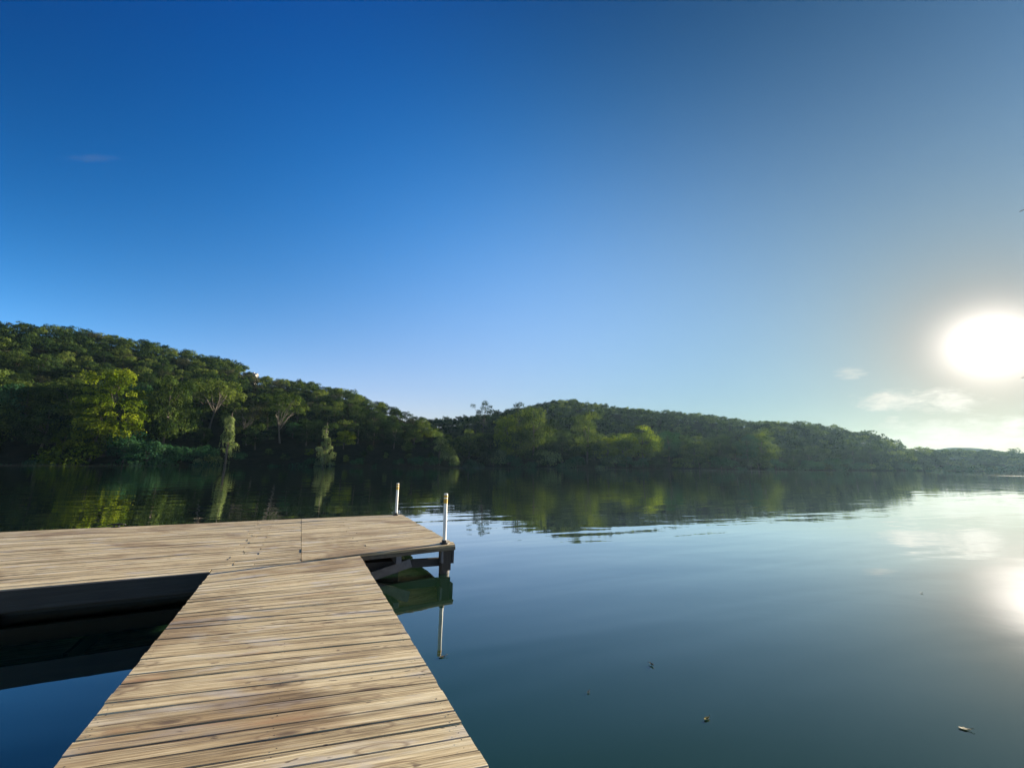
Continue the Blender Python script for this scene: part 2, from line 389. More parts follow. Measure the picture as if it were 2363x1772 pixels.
land1 = Land([(-2600, 34, 150, 690), (-900, 55, 150, 660), (-300, 76, 140, 672), (0, 90, 130, 681), (64, 92, 130, 691), (139, 96, 130, 700), (214, 99, 128, 714), (310, 102, 125, 732), (385, 105, 122, 748),
              (459, 109, 118, 765), (513, 111, 116, 778), (540, 113, 114, 792), (560, 114, 112, 808), (620, 116, 108, 815), (684, 119, 100, 822), (748, 122, 92, 836),
              (812, 126, 80, 850), (855, 129, 70, 868), (908, 132, 56, 880), (961, 135, 42, 894), (993, 137, 32, 906), (1025, 139, 22, 935), (1060, 141, 12, 985)],
             ([0, 0.1, 0.3, 0.6, 0.85, 1.0, 1.15, 1.6], [0, 0.10, 0.30, 0.66, 0.92, 1.0, 0.97, 0.6]), 5.2, 11, 0.6)
land2 = Land([(820, 160, 80, 900), (993, 168, 85, 906), (1040, 170, 88, 900), (1100, 171, 95, 896), (1180, 171, 115, 885), (1245, 172, 130, 876), (1282, 173, 135, 867), (1314, 174, 138, 864), (1357, 175, 140, 869), (1420, 177, 140, 877),
              (1495, 180, 138, 883), (1580, 183, 136, 891), (1655, 186, 132, 896), (1730, 194, 124, 906), (1816, 208, 114, 916), (1900, 228, 104, 923), (1955, 243, 96, 931), (2008, 258, 86, 942), (2050, 270, 78, 952),
              (2078, 280, 70, 960), (2126, 296, 60, 970), (2200, 325, 50, 975), (2290, 355, 45, 980), (2363, 380, 45, 980), (2600, 400, 45, 982), (3400, 300, 50, 985), (4600, 200, 50, 990)],
             ([0, 0.12, 0.25, 0.5, 0.8, 1.0, 1.15, 1.6], [0, 0.05, 0.15, 0.46, 0.86, 1.0, 0.97, 0.75]), 6.2, 23, 0.6)
land1.mesh('hill', land1.az[0], land1.az[-1])
land2.mesh('hill', land2.az[0], land2.az[-1], 190)

def far_ridge():
    pts = [(1950, 975), (2020, 972), (2060, 966), (2120, 968), (2180, 975), (2212, 977), (2300, 972), (2500, 968), (2900, 978)]
    A = np.linspace(az_of(1900), az_of(3300), 60)
    pa = np.array([az_of(p[0] * 1.0682) for p in pts]); te = np.array([tan_el(p[0] * 1.0682, p[1] * 1.0682) for p in pts])
    rows = []
    for D, k in ((900, 0.0), (980, 0.35), (1060, 0.75), (1150, 1.0), (1250, 0.9), (1400, 0.2)):
        z = np.maximum(np.interp(A, pa, te) * 1150, 4) * k + fbm(A * 90, A * 0 + D / 90, 5) * 2.0 * k + (1 if k else -1)
        rows.append(np.stack([D * np.sin(A), D * np.cos(A), z], -1))
    tag(link('distant_hill', grid_mesh('distant_hill', np.array(rows), M_ridge)), kind='structure')
far_ridge()

# ------------------------------------------------------------------ dock
DOCK_A = R(27.0)                                     # the dock's u axis, from +X
DZ = 0.50                                            # deck height above the water
dock = empty('dock', (0, 0, 0), DOCK_A)
tag(dock, 'weathered wooden T-shaped dock, plank walkway leading to a wide platform on black piles', 'dock')
rnd = random.Random(4)
PITCH_B = 0.1225
def lerp(a, b, t): return a + (b - a) * t

def walkway():
    mb = MB()
    # seams: pairs of v at the two long edges; the boards fan slightly, as laid
    seams = []
    n = 20
    for i in range(n + 1):
        t = i / n; seams.append((lerp(6.60, 4.76, t), lerp(6.86, 4.40, t)))
    vl, vr = seams[-1]
    while vl > -7.0:
        vl -= PITCH_B; vr -= PITCH_B * (1.0 if vr > 2 else 0.995); seams.append((vl, vr))
    for (l0, r0), (l1, r1) in zip(seams, seams[1:]):
        wl, wr = l0 - l1, r0 - r1; gap = rnd.choice((0.002, 0.003, 0.004, 0.007))
        ul = -0.905 + rnd.uniform(-0.004, 0.004); ur = 0.955 + rnd.uniform(-0.003, 0.003)
        z = DZ + rnd.uniform(-0.0035, 0.0008); tone = rnd.random(); sd = rnd.random() * 97; ch = 0.005; th = 0.038
        cup = rnd.uniform(-0.002, 0.001)
        vs, gr = [], []
        K = 9
        for k in range(K):
            s_ = k / (K - 1); u = lerp(ul, ur, s_); a = lerp(l0, r0, s_) - gap / 2; b = lerp(l1, r1, s_) + gap / 2
            zz = z + 0.0025 * math.sin(sd + s_ * 4.1); e = rnd.uniform(-0.0012, 0.0012)
            for (v, dz) in ((a + e, -th), (b + e, -th), (b + e, -ch), (b + ch + e, 0), ((a + b) / 2, cup), (a - ch + e, 0), (a + e, -ch)):
                vs.append((u, v, zz + dz)); gr.append((u + 7, v - (a + b) / 2 + dz * 0.6, sd))
        p = 7
        fs = [tuple(range(p)), tuple(reversed(range((K - 1) * p, K * p)))]
        fs += [(k * p + (j + 1) % p, k * p + j, (k + 1) * p + j, (k + 1) * p + (j + 1) % p) for k in range(K - 1) for j in range(p)]
        mb.add(vs, fs, gr, tone)
    # nail heads over the three stringers
    for (l0, r0), (l1, r1) in zip(seams, seams[1:]):
        for u in (-0.86, 0.02, 0.90):
            s_ = (u + 0.905) / 1.86; va, vb = lerp(l0, r0, s_), lerp(l1, r1, s_)
            for q in (0.25, 0.75):
                if rnd.random() < 0.4: continue
                x, y = u + rnd.uniform(-0.012, 0.012), lerp(va, vb, q + rnd.uniform(-0.06, 0.06)); rr = rnd.uniform(0.003, 0.0055)
                mb.add([(x + rr * math.cos(k * 1.05), y + rr * math.sin(k * 1.05), DZ + 0.0042) for k in range(6)], [tuple(range(6))], None, 0.0, 1)
    return mb.build('walkway_deck', [M_deck, M_iron], dock)
walkway()

def platform():
    mb = MB()
    front = lambda u: 6.80 if u < -0.92 else 6.84 + (u + 0.92) * 0.112      # the deck edge the walkway meets runs a little askew
    back = 11.75
    UEND, SEAM, ULEFT = 2.60, 0.14, -14.0
    def row(u0, u1, f0, f1, g=None, drop=0.0):
        """one board from u0 to u1; f0,f1 give front/back v at both ends"""
        gap = rnd.choice((0.003, 0.005, 0.008)); ch = 0.005; th = 0.038
        z = DZ + rnd.uniform(-0.004, 0.0025) - drop; tone = rnd.random(); sd = rnd.random() * 97
        vs, gr = [], []; K = max(3, int((u1 - u0) / 0.35))
        for k in range(K):
            s_ = k / (K - 1); u = lerp(u0, u1, s_); a = lerp(f0[1], f1[1], s_) - gap / 2; b = lerp(f0[0], f1[0], s_) + gap / 2
            zz = z + 0.003 * math.sin(sd + u * 1.7)
            for (v, dz) in ((a, -th), (b, -th), (b, -ch), (b + ch, 0), ((a + b) / 2, 0.001), (a - ch, 0), (a, -ch)):
                vs.append((u, v, zz + dz)); gr.append((u + 17, v - (a + b) / 2 + dz * 0.6, sd))
        p = 7
        fs = [tuple(range(p)), tuple(reversed(range((K - 1) * p, K * p)))]
        fs += [(k * p + (j + 1) % p, k * p + j, (k + 1) * p + j, (k + 1) * p + (j + 1) % p) for k in range(K - 1) for j in range(p)]
        mb.add(vs, fs, gr, tone)
    nr = 39
    # outer panel, from the seam to the end
    for i in range(nr):
        a0, a1 = i / nr, (i + 1) / nr
        fs_, fe = front(SEAM), front(UEND)
        f0 = (lerp(fs_, back, a0), lerp(fs_, back, a1)); f1 = (lerp(fe, back - 0.02, a0), lerp(fe, back - 0.02, a1))
        ue = UEND + rnd.uniform(-0.012, 0.012)
        if i % 7 in (2, 5) and i > 2:
            m = 1.05 + rnd.uniform(-0.1, 0.1); t = (m - SEAM) / (UEND - SEAM)
            fm = (lerp(f0[0], f1[0], t), lerp(f0[1], f1[1], t)); row(SEAM + 0.004, m - 0.005, f0, fm); row(m + 0.005, ue, fm, f1)
        else: row(SEAM + 0.004, ue, f0, f1)
    # inner panel: long boards butted in a staggered line; the two front rows fill in beside the walkway
    for i in range(nr + 1):
        va, vb = 6.80 + i * PITCH_B * 1.035, 6.80 + (i + 1) * PITCH_B * 1.035
        vb = min(vb, back); 
        if vb - va < 0.03: continue
        j = -0.72 + rnd.uniform(-0.1, 0.1) if i % 3 != 1 else -0.45
        if i == 0: row(ULEFT, -0.93, (va, vb), (va, vb)); row(-0.915, SEAM - 0.003, (6.79, vb), (6.965, vb)); continue
        row(ULEFT, j - 0.004, (va, vb), (va, vb)); row(j + 0.004, SEAM - 0.003, (va, vb), (va, vb))
    # the sliver between walkway and platform
    row(-0.905, 0.955, (6.605, 6.785), (6.865, 7.04), drop=0.004)
    return mb.build('platform_deck', M_deck, dock)
platform()

def understructure():
    def part(name, mat, fn, **kw):
        mb = MB(); fn(mb); return mb.build(name, mat, dock, **kw)
    r = random.Random(9)
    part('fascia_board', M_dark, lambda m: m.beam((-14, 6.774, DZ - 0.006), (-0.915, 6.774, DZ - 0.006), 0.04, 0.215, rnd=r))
    part('fascia_board', M_brace, lambda m: m.beam((0.96, 7.062, DZ - 0.042), (2.60, 7.262, DZ - 0.042), 0.036, 0.052, tone=0.7, rnd=r))
    part('end_board', M_brace, lambda m: m.beam((2.575, 7.30, DZ - 0.042), (2.575, 11.73, DZ - 0.042), 0.036, 0.14, rnd=r))
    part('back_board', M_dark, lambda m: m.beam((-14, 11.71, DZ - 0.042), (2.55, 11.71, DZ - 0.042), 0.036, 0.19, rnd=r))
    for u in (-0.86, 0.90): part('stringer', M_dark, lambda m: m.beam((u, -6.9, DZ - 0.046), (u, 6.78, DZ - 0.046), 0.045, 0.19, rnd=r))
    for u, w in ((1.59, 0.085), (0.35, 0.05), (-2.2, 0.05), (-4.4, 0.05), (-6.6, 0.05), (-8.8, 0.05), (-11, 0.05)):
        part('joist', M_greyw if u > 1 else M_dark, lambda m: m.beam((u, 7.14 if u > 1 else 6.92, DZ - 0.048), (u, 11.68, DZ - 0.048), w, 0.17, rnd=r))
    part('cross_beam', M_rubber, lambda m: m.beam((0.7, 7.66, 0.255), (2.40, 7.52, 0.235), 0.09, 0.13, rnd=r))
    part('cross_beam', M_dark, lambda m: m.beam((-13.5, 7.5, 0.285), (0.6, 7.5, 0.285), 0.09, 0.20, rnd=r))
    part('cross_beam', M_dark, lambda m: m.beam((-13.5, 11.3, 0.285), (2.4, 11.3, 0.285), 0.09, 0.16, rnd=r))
    part('diagonal_brace', M_greyw, lambda m: m.beam((1.02, 7.46, 0.075), (1.80, 7.26, 0.325), 0.05, 0.135, tone=0.5, rnd=r))
    def piling(u, v, rad):
        m = MB(); pts = [(u + 0.01 * math.sin(k), v, z) for k, z in enumerate((-3.2, -0.6, -0.1, 0.1, 0.25, 0.36, 0.445))]
        m.tube(pts, [rad * 1.05, rad, rad * 1.02, rad * 0.97, rad, rad, rad * 0.97], 14, mi=0); m.build('piling', M_pile, dock, smooth=True)
    for (u, v, rad) in ((2.455, 7.40, 0.095), (2.44, 11.45, 0.10), (0.40, 7.62, 0.09), (0.4, 11.35, 0.09), (-3.2, 7.62, 0.1), (-3.2, 11.3, 0.1), (-7, 7.62, 0.1), (-7, 11.3, 0.1), (-11, 7.62, 0.1), (-11, 11.3, 0.1),
                        (-0.72, 3.9, 0.09), (0.76, 3.7, 0.09), (-0.72, 0.2, 0.09), (0.76, 0.2, 0.09), (-0.72, -4, 0.09), (0.76, -4, 0.09)):
        piling(u, v, rad)
    for (u0, u1) in ((-13.6, -7.4), (-7.2, -1.1), (-0.7, 1.72)):  # black boxes added to darken the space under the platform
        fb = MB(); fb.beam((u0, 8.32, 0.27 if u1 < 0 else 0.225), (u1, 8.32, 0.27 if u1 < 0 else 0.225), 1.25, 0.62, ch=0.04); fb.build('dark_underfill', M_rubber, dock)
    # planks spiked to the corner pile
    part('pile_plank', M_greyw, lambda m: m.beam((2.362, 7.345, 0.455), (2.372, 7.345, 0.20), 0.035, 0.10, up=(0, 1, 0), tone=0.4, rnd=r))
    part('corner_plank', M_dark, lambda m: m.beam((2.46, 7.30, 0.45), (2.46, 7.295, 0.06), 0.17, 0.04, up=(0, -1, 0), tone=0.6, rnd=r))
    part('bumper', M_rubber, lambda m: m.beam((2.60, 7.36, 0.44), (2.60, 7.36, 0.17), 0.12, 0.045, up=(1, 0, 0), rnd=r))
    # mooring cleat bolted to the back edge
    c = MB(); cu, cvv = -3.32, 11.66
    c.beam((cu - 0.07, cvv, DZ + 0.012), (cu + 0.07, cvv, DZ + 0.012), 0.055, 0.012)
    for s in (-1, 1): c.tube([(cu + s * 0.035, cvv, DZ + 0.01), (cu + s * 0.03, cvv, DZ + 0.05)], [0.016, 0.013], 8)
    c.tube([(cu - 0.15, cvv, DZ + 0.05), (cu - 0.08, cvv, DZ + 0.062), (cu, cvv, DZ + 0.065), (cu + 0.08, cvv, DZ + 0.062), (cu + 0.15, cvv, DZ + 0.05)], [0.008, 0.016, 0.019, 0.016, 0.008], 10)
    c.build('cleat', M_iron, dock, smooth=True)
understructure()

ROT = Matrix.Rotation(DOCK_A, 4, 'Z')
def at_dock(u, v, z): return ROT @ Vector((u, v, z))

def marker_post(u, v, h, lean, label):
    root = empty('marker_post', at_dock(u, v, DZ), DOCK_A)
    tag(root, label, 'post', 'white marker posts on the dock end')
    lx, ly = lean; rr = 0.033
    pt = lambda z: (lx * z, ly * z, z)
    m = MB(); m.tube([pt(0.0), pt(0.3), pt(0.6), pt(h - 0.004), pt(h)], [rr, rr, rr, rr, rr * 0.9], 20); m.build('pipe', M_pipe, root, smooth=False)
    def band(z0, z1, mat, nm='reflective_band'):
        b = MB(); b.tube([pt(z0), pt(z1)], [rr + 0.0022] * 2, 20, caps=True); b.build(nm, mat, root)
    band(h - 0.175, h - 0.092, M_yellow); band(h - 0.090, h - 0.076, M_white_tape); band(h - 0.074, h - 0.028, M_yellow)
    b = MB()
    b.tube([(0, 0, 0.002), (0, 0, 0.016)], [0.085, 0.082], 16); b.tube([(0, 0, 0.016), pt(0.022), pt(0.065)], [0.058, 0.048, 0.045], 16)
    bo = b.build('base_flange', M_iron, root)
    for k in range(4):
        t = math.pi / 4 + k * math.pi / 2; q = MB(); q.tube([(0.066 * math.cos(t), 0.066 * math.sin(t), 0.015), (0.066 * math.cos(t), 0.066 * math.sin(t), 0.026)], [0.010, 0.009], 6); q.build('bolt', M_iron, bo)
marker_post(2.43, 7.36, 0.875, (-0.012, 0.0), 'yellow-banded white marker post at the dock corner above the visible black piling')
marker_post(2.43, 11.60, 0.845, (-0.005, 0.01), 'yellow-banded white marker post on the far back corner of the dock platform')

# ------------------------------------------------------------------ floating leaves
def floating_leaf(x, y, size, rz, mat, label, curl=0.3, seed=0):
    r = random.Random(seed); L, W = size, size * 0.42; vs, fs = [], []
    n = 9
    for i in range(n):
        t = i / (n - 1); w = W * math.sin(math.pi * t ** 0.8) * (1 + 0.25 * math.sin(5 * math.pi * t)) + 0.001
        z = 0.004 + curl * L * 0.5 * (abs(t - 0.45) ** 1.6) * 2
        for s in (-1, -0.5, 0, 0.5, 1): vs.append(((t - 0.5) * L, s * w * 0.5, z + abs(s) * curl * w * 0.55 + r.uniform(-1, 1) * 0.03 * L * abs(s)))
    for i in range(n - 1):
        for k in range(4): fs.append((i * 5 + k, i * 5 + k + 1, i * 5 + k + 6, i * 5 + k + 5))
    root = empty('floating_leaf', (x, y, 0), rz); tag(root, label, 'leaf', 'fallen leaves on the water')
    m = MB(); m.add(vs, fs); me = m.mesh('blade', mat, True)
    b = link('blade', me, root); sm = b.modifiers.new('thickness', 'SOLIDIFY'); sm.thickness = 0.0012
    s = MB(); s.tube([(L * 0.45, 0, 0.012), (L * 0.62, L * 0.05, 0.02), (L * 0.78, L * 0.16, 0.012)], [0.0022, 0.0018, 0.0014], 5); s.build('stalk', mat, root)
M_leaf_y = mat_simple('yellow_fallen_leaf', (0.15, 0.125, 0.018), 0.5, noise=0.7, scale=60, spec=0.08)
M_leaf_p = mat_simple('pale_fallen_leaf', (0.10, 0.085, 0.05), 0.5, noise=0.6, scale=60, spec=0.08)
M_leaf_b = mat_simple('brown_fallen_leaf', (0.07, 0.048, 0.022), 0.6, noise=0.6, scale=60, spec=0.08)
M_leaf_t = mat_simple('tan_fallen_leaf', (0.075, 0.066, 0.022), 0.7, noise=0.6, scale=60, spec=0.05)
floating_leaf(-0.67, 4.55, 0.075, 0.3, M_leaf_p, 'pale curled leaf floating beside the walkway below the mirrored post', 0.2, 1)
floating_leaf(1.42, 4.44, 0.06, 2.0, M_leaf_p, 'small pale leaf with an upright stalk floating on open water', 0.7, 2)
floating_leaf(1.56, 3.59, 0.062, 0.5, M_leaf_y, 'curled yellow leaf floating on dark green water', 0.3, 3)
floating_leaf(3.49, 3.51, 0.075, -0.5, M_leaf_t, 'long pale yellow leaf, largest of those floating on the open water', 0.14, 4)
floating_leaf(0.70, 3.94, 0.035, 0.9, M_leaf_p, 'tiny white leaf scrap floating between the two small pale leaves', 0.4, 5)
floating_leaf(6.55, 6.9, 0.05, 0.2, M_leaf_b, 'small brown leaf floating on the sunlit silvery water', 0.4, 6)

# ------------------------------------------------------------------ foliage building
def leaf_quads(rs, cen, nor, size, tint):
    """diamond shaped leaf sprays: N x 4 x 3 vertices"""
    n = len(cen); nor = nor / np.maximum(np.linalg.norm(nor, axis=1, keepdims=True), 1e-6)
    a = rs.normal(size=(n, 3)); a -= (a * nor).sum(1, keepdims=True) * nor; a /= np.maximum(np.linalg.norm(a, axis=1, keepdims=True), 1e-6)
    b = np.cross(nor, a); s = (size * rs.uniform(0.65, 1.35, n))[:, None]; w = s * rs.uniform(0.5, 0.85, n)[:, None]
    fold = nor * s * 0.18
    V = np.stack([cen - a * s * 0.5 - fold, cen + b * w * 0.5 + fold, cen + a * s * 0.5 - fold, cen - b * w * 0.5 + fold], 1)
    return V, np.repeat(tint[:, None], 4, 1)

def sph(rs, n):
    v = rs.normal(size=(n, 3)); return v / np.linalg.norm(v, axis=1, keepdims=True)

def clump_crown(rs, cen, rad, n_leaf, leaf, zmin=-0.45, tint=None):
    w = rad ** 2; cnt = np.maximum((n_leaf * w / w.sum()).astype(int), 6)
    Vs, Ts = [], []
    for c, r, k in zip(cen, rad, cnt):
        d = sph(rs, k * 2); d = d[d[:, 2] > zmin + rs.uniform(-0.25, 0.25, len(d))][:k]
        lump = 1 + 0.28 * np.sin(d[:, 0] * 5 + c[0]) * np.sin(d[:, 1] * 5 + c[1]) * np.cos(d[:, 2] * 4)
        p = c + d * (r * lump * (0.62 + 0.42 * np.sqrt(rs.rand(len(d)))))[:, None] * np.array([1.12, 1.12, 0.82])
        n = d * 1.0 + rs.normal(size=d.shape) * 0.30 + np.array([0, 0, 0.22])
        t0 = rs.uniform(0.10, 0.82) if tint is None else tint
        V, T = leaf_quads(rs, p, n, np.full(len(d), leaf), np.clip(t0 + rs.normal(size=len(d)) * 0.09, 0, 1)); Vs.append(V); Ts.append(T)
    return np.concatenate(Vs), np.concatenate(Ts)

def leaf_mesh(name, V, T, mat):
    n = len(V); me = bpy.data.meshes.new(name)
    me.vertices.add(n * 4); me.vertices.foreach_set('co', V.astype(np.float32).ravel())
    me.loops.add(n * 4); me.loops.foreach_set('vertex_index', np.arange(n * 4, dtype=np.int32))
    me.polygons.add(n); me.polygons.foreach_set('loop_start', np.arange(0, n * 4, 4, dtype=np.int32))
    try: me.polygons.foreach_set('loop_total', np.full(n, 4, np.int32))
    except Exception: pass
    a = me.attributes.new('tint', 'FLOAT', 'POINT'); a.data.foreach_set('value', T.astype(np.float32).ravel())
    me.materials.append(mat); me.update(calc_edges=True); return me

def trunk_mesh(name, seed, h, r, tips, mat, fork=0.45, bend=0.05, limb=0.42):
    rs = random.Random(seed); m = MB()
    zf = h * fork; ph = rs.uniform(0, 6.28)
    P = lambda z: Vector((bend * h * math.sin(ph + z / h * 3.0), bend * h * math.cos(ph * 1.3 + z / h * 2.6), z)) - Vector((bend * h * math.sin(ph), bend * h * math.cos(ph * 1.3), 0))
    zs = [-1.0, 0.0, h * 0.12, zf * 0.6, zf, h * 0.70, h * 0.88]
    rr = [r * 1.35, r * 1.25, r, r * 0.85, r * 0.7, r * 0.38, r * 0.12]
    m.tube([P(z) for z in zs], rr, 9)
    for (x, y, z) in tips:
        z0 = rs.uniform(zf * 0.75, min(zf * 1.35, z * 0.92 if z > zf else zf)); a = P(z0); b = Vector((x, y, z)); d = b - a
        mid = a + d * 0.45 + Vector((rs.uniform(-.06, .06) * h, rs.uniform(-.06, .06) * h, d.length * 0.10)); m2 = a + d * 0.75 + Vector((rs.uniform(-.03, .03) * h, rs.uniform(-.03, .03) * h, d.length * 0.06))
        m.tube([a, mid, m2, b], [r * limb, r * limb * 0.72, r * limb * 0.45, r * 0.06], 6)
    return m.mesh(name, mat, True)

PROTO = {}
def proto(kind, variant, seed, H, Rw, z0, n_cl, cr, n_leaf, leaf, trunk_r, shape='dome', fork=0.4, bend=0.04, sparse=0.0, tips=9, bark=None, limb=0.42):
    rs = np.random.RandomState(seed); cen, rad = [], []
    tries = 0
    while len(cen) < n_cl and tries < 4000:
        tries += 1
        d = sph(rs, 1)[0]; q = 0.45 + 0.45 * rs.rand() ** 0.6
        zc = z0 + (H - z0) * 0.46
        hz = (H - z0) * (0.54 if d[2] > 0 else 0.46)
        if shape == 'dome': wz = 1.0
        elif shape == 'cone': wz = 1.0 - 0.55 * max(0, d[2])
        elif shape == 'flat': wz = 1.0; 
        elif shape == 'column': wz = 1.0
        lob = 1.0 + 0.22 * math.sin(3 * math.atan2(d[1], d[0]) + seed) + 0.16 * math.sin(4.0 * d[2] + seed * 1.7); q *= lob
        p = np.array([d[0] * Rw * q * wz, d[1] * Rw * q * wz, zc + d[2] * hz * q])
        if shape == 'flat' and d[2] < -0.25: continue
        r = rs.uniform(*cr)
        p[2] = min(p[2], H - r * 0.8)
        if sparse and any(np.linalg.norm(p - c) < sparse * (r + r2) for c, r2 in zip(cen, rad)): continue
        cen.append(p); rad.append(r)
    cen, rad = np.array(cen), np.array(rad)
    V, T = clump_crown(rs, cen, rad, n_leaf, leaf)
    order = np.argsort(-rad)[:tips]
    PROTO.setdefault(kind, []).append(dict(V=V, T=T, H=H, R=Rw, cen=cen, seed=seed, trunk=(H, trunk_r, [tuple(cen[i]) for i in order], fork, bend, limb), bark=bark or M_bark, me={}, tm=None))

for i in range(4): proto('broadleaf', i, 100 + i, 16, 6.4, 1.6, 52, (1.1, 2.5), 6800, 0.42, 0.33, 'dome', sparse=0.42)
for i in range(5): proto('oak', i, 120 + i, 8, 4.3, 1.0, 28, (0.65, 1.65), 2600, 0.37, 0.20, 'dome', fork=0.3, sparse=0.36)
for i in range(3): proto('juniper', i, 140 + i, 7.5, 3.0, 0.8, 18, (0.8, 1.3), 1800, 0.34, 0.17, 'cone', fork=0.4, sparse=0.30)
proto('cottonwood', 0, 161, 24, 10.0, 2.0, 95, (1.1, 2.2), 12500, 0.46, 0.55, 'dome', sparse=0.52, tips=16)
proto('umbrella', 0, 171, 13, 7.4, 5.2, 46, (0.9, 1.7), 5200, 0.36, 0.19, 'flat', fork=0.36, bend=0.06, tips=12, bark=M_palebark, limb=0.42)
proto('bare', 0, 181, 14, 5.6, 5.5, 34, (0.8, 1.5), 3000, 0.34, 0.19, 'flat', fork=0.30, bend=0.10, sparse=0.40, tips=12, bark=M_palebark, limb=0.5)
proto('bare', 1, 184, 12, 5.0, 4.5, 24, (0.6, 1.2), 1700, 0.32, 0.15, 'flat', fork=0.30, bend=0.10, sparse=0.45, tips=12, bark=M_palebark, limb=0.45)
proto('airy', 0, 191, 15, 6.0, 3.5, 26, (0.8, 1.5), 2300, 0.38, 0.24, 'dome', sparse=0.62, tips=16)
for i in range(3): proto('shrub', i, 200 + i, 4.2, 3.4, 0.0, 13, (0.9, 1.5), 1500, 0.36, 0.09, 'dome', fork=0.25, sparse=0.3, tips=5)

def crown_me(p, kind, mat):
    if mat not in p['me']: p['me'][mat] = leaf_mesh(kind + '_crown', p['V'], p['T'], LEAF[mat])
    return p['me'][mat]
def trunk_me(p, kind):
    if p['tm'] is None:
        H, r, tips, fork, bend, limb = p['trunk']; p['tm'] = trunk_mesh(kind + '_trunk', p['seed'], H, r, tips, p['bark'], fork, bend, limb)
    return p['tm']

NAME = {'broadleaf': 'broadleaf_tree', 'oak': 'oak_tree', 'juniper': 'juniper_tree', 'cottonwood': 'cottonwood_tree', 'umbrella': 'spreading_tree', 'bare': 'bare_limbed_tree', 'airy': 'open_crowned_tree', 'shrub': 'shrub'}
def plant(kind, var, mat, loc, h, wide, rz, label=None, group=None, cat='tree', parts=True):
    p = PROTO[kind][var % len(PROTO[kind])]; s = h / p['H']
    root = empty(NAME[kind], loc, rz, (s * wide, s * wide, s)); tag(root, label, cat, group)
    link('crown', crown_me(p, kind, mat), root)
    if parts: link('trunk', trunk_me(p, kind), root)
    return root

# ------------------------------------------------------------------ named feature plants
def on_land(land, px, v, dz=0.0):
    x, y, z = land.at(np.array([az_of(px)]), np.array([v])); return Vector((float(x[0]), float(y[0]), float(z[0]) + dz))
FEATURES = []      # (position, radius) kept free of other trees
def top_h(land, px, v, top):
    p = on_land(land, px * 1.0682, v); return CAM_H + math.hypot(p.x, p.y) * tan_el(px * 1.0682, top * 1.0682) - p.z
def feature(kind, var, mat, land, px, v, top, wide, rz, label, free=0.6):
    p = on_land(land, px * 1.0682, v); h = top_h(land, px, v, top); r = PROTO[kind][var]['R'] * h / PROTO[kind][var]['H'] * wide
    FEATURES.append((p, r * free)); return plant(kind, var, mat, p, h, wide, rz, label)

feature('cottonwood', 0, 'lime', land1, 222, 0.030, 793, 0.95, 0.4, 'biggest yellow-green tree on the near shore, its sunlit lobes hanging down to the water')
feature('broadleaf', 1, 'lime', land1, 135, 0.01, 905, 0.62, 2.2, 'small yellow-green tree leaning over the water beside the biggest yellow-green tree')
feature('broadleaf', 3, 'lime', land1, 196, 0.008, 872, 0.66, 0.7, 'drooping yellow-green tree at the water, in front of the biggest yellow-green tree', 0.3)
feature('shrub', 2, 'lime', land1, 152, -0.004, 957, 0.9, 0.7, 'yellow-green bush touching the water below the small leaning yellow-green tree', 0.3)
feature('oak', 1, 'teal', land1, 268, 0.004, 925, 0.9, 2.7, 'bluish-green tree at the water beside the trunk of the biggest yellow-green tree', 0.3)
feature('broadleaf', 2, 'olive', land1, 345, 0.06, 810, 0.74, 1.1, 'tall narrow olive tree standing between the biggest yellow-green tree and the spreading pale-trunked tree')
feature('umbrella', 0, 'olive', land1, 442, 0.20, 812, 1.0, 0.8, 'spreading flat-topped tree with a pale forked trunk above the tall vine-draped snag')
feature('bare', 0, 'olive', land1, 600, 0.16, 846, 1.0, 2.4, 'tree with whitish crooked limbs showing under a thin crown, between the two vine-draped snags')
feature('bare', 1, 'grey', land1, 528, 0.13, 862, 1.0, 0.3, 'grey nearly leafless tree behind the tall vine-draped snag')
feature('airy', 0, 'dark', land2, 1041, 0.55, 866, 0.85, 0.0, 'lone open-crowned tree rising above the skyline past the point')
feature('airy', 0, 'dark', land2, 1117, 0.40, 867, 0.95, 2.0, 'open-topped dark tree against the sky behind the tall sunlit tree')
feature('broadleaf', 0, 'olive', land2, 1150, 0.07, 872, 0.80, 0.9, 'tallest sunlit tree on the far bank, just past the lone open-crowned skyline tree')
feature('broadleaf', 3, 'lime', land2, 1098, 0.05, 897, 0.80, 2.9, 'yellow-green tree standing in front of the tallest sunlit tree on the far bank')
feature('broadleaf', 2, 'olive', land2, 1268, 0.07, 890, 0.80, 1.9, 'tall sunlit olive tree before the summit of the far hill')
feature('broadleaf', 1, 'lime', land2, 1392, 0.05, 918, 1.05, 0.2, 'broad yellow-green tree drooping towards the water below the long slope of the far hill')
feature('shrub', 0, 'vine', land2, 1183, 0.00, 972, 1.1, 0.2, 'pale sunlit shrub at the water below the tallest sunlit tree', 0.3)
feature('shrub', 1, 'vine', land2, 1082, 0.00, 972, 0.75, 1.2, 'pale sunlit shrub at the water just past the vine-covered tip of the point', 0.3)

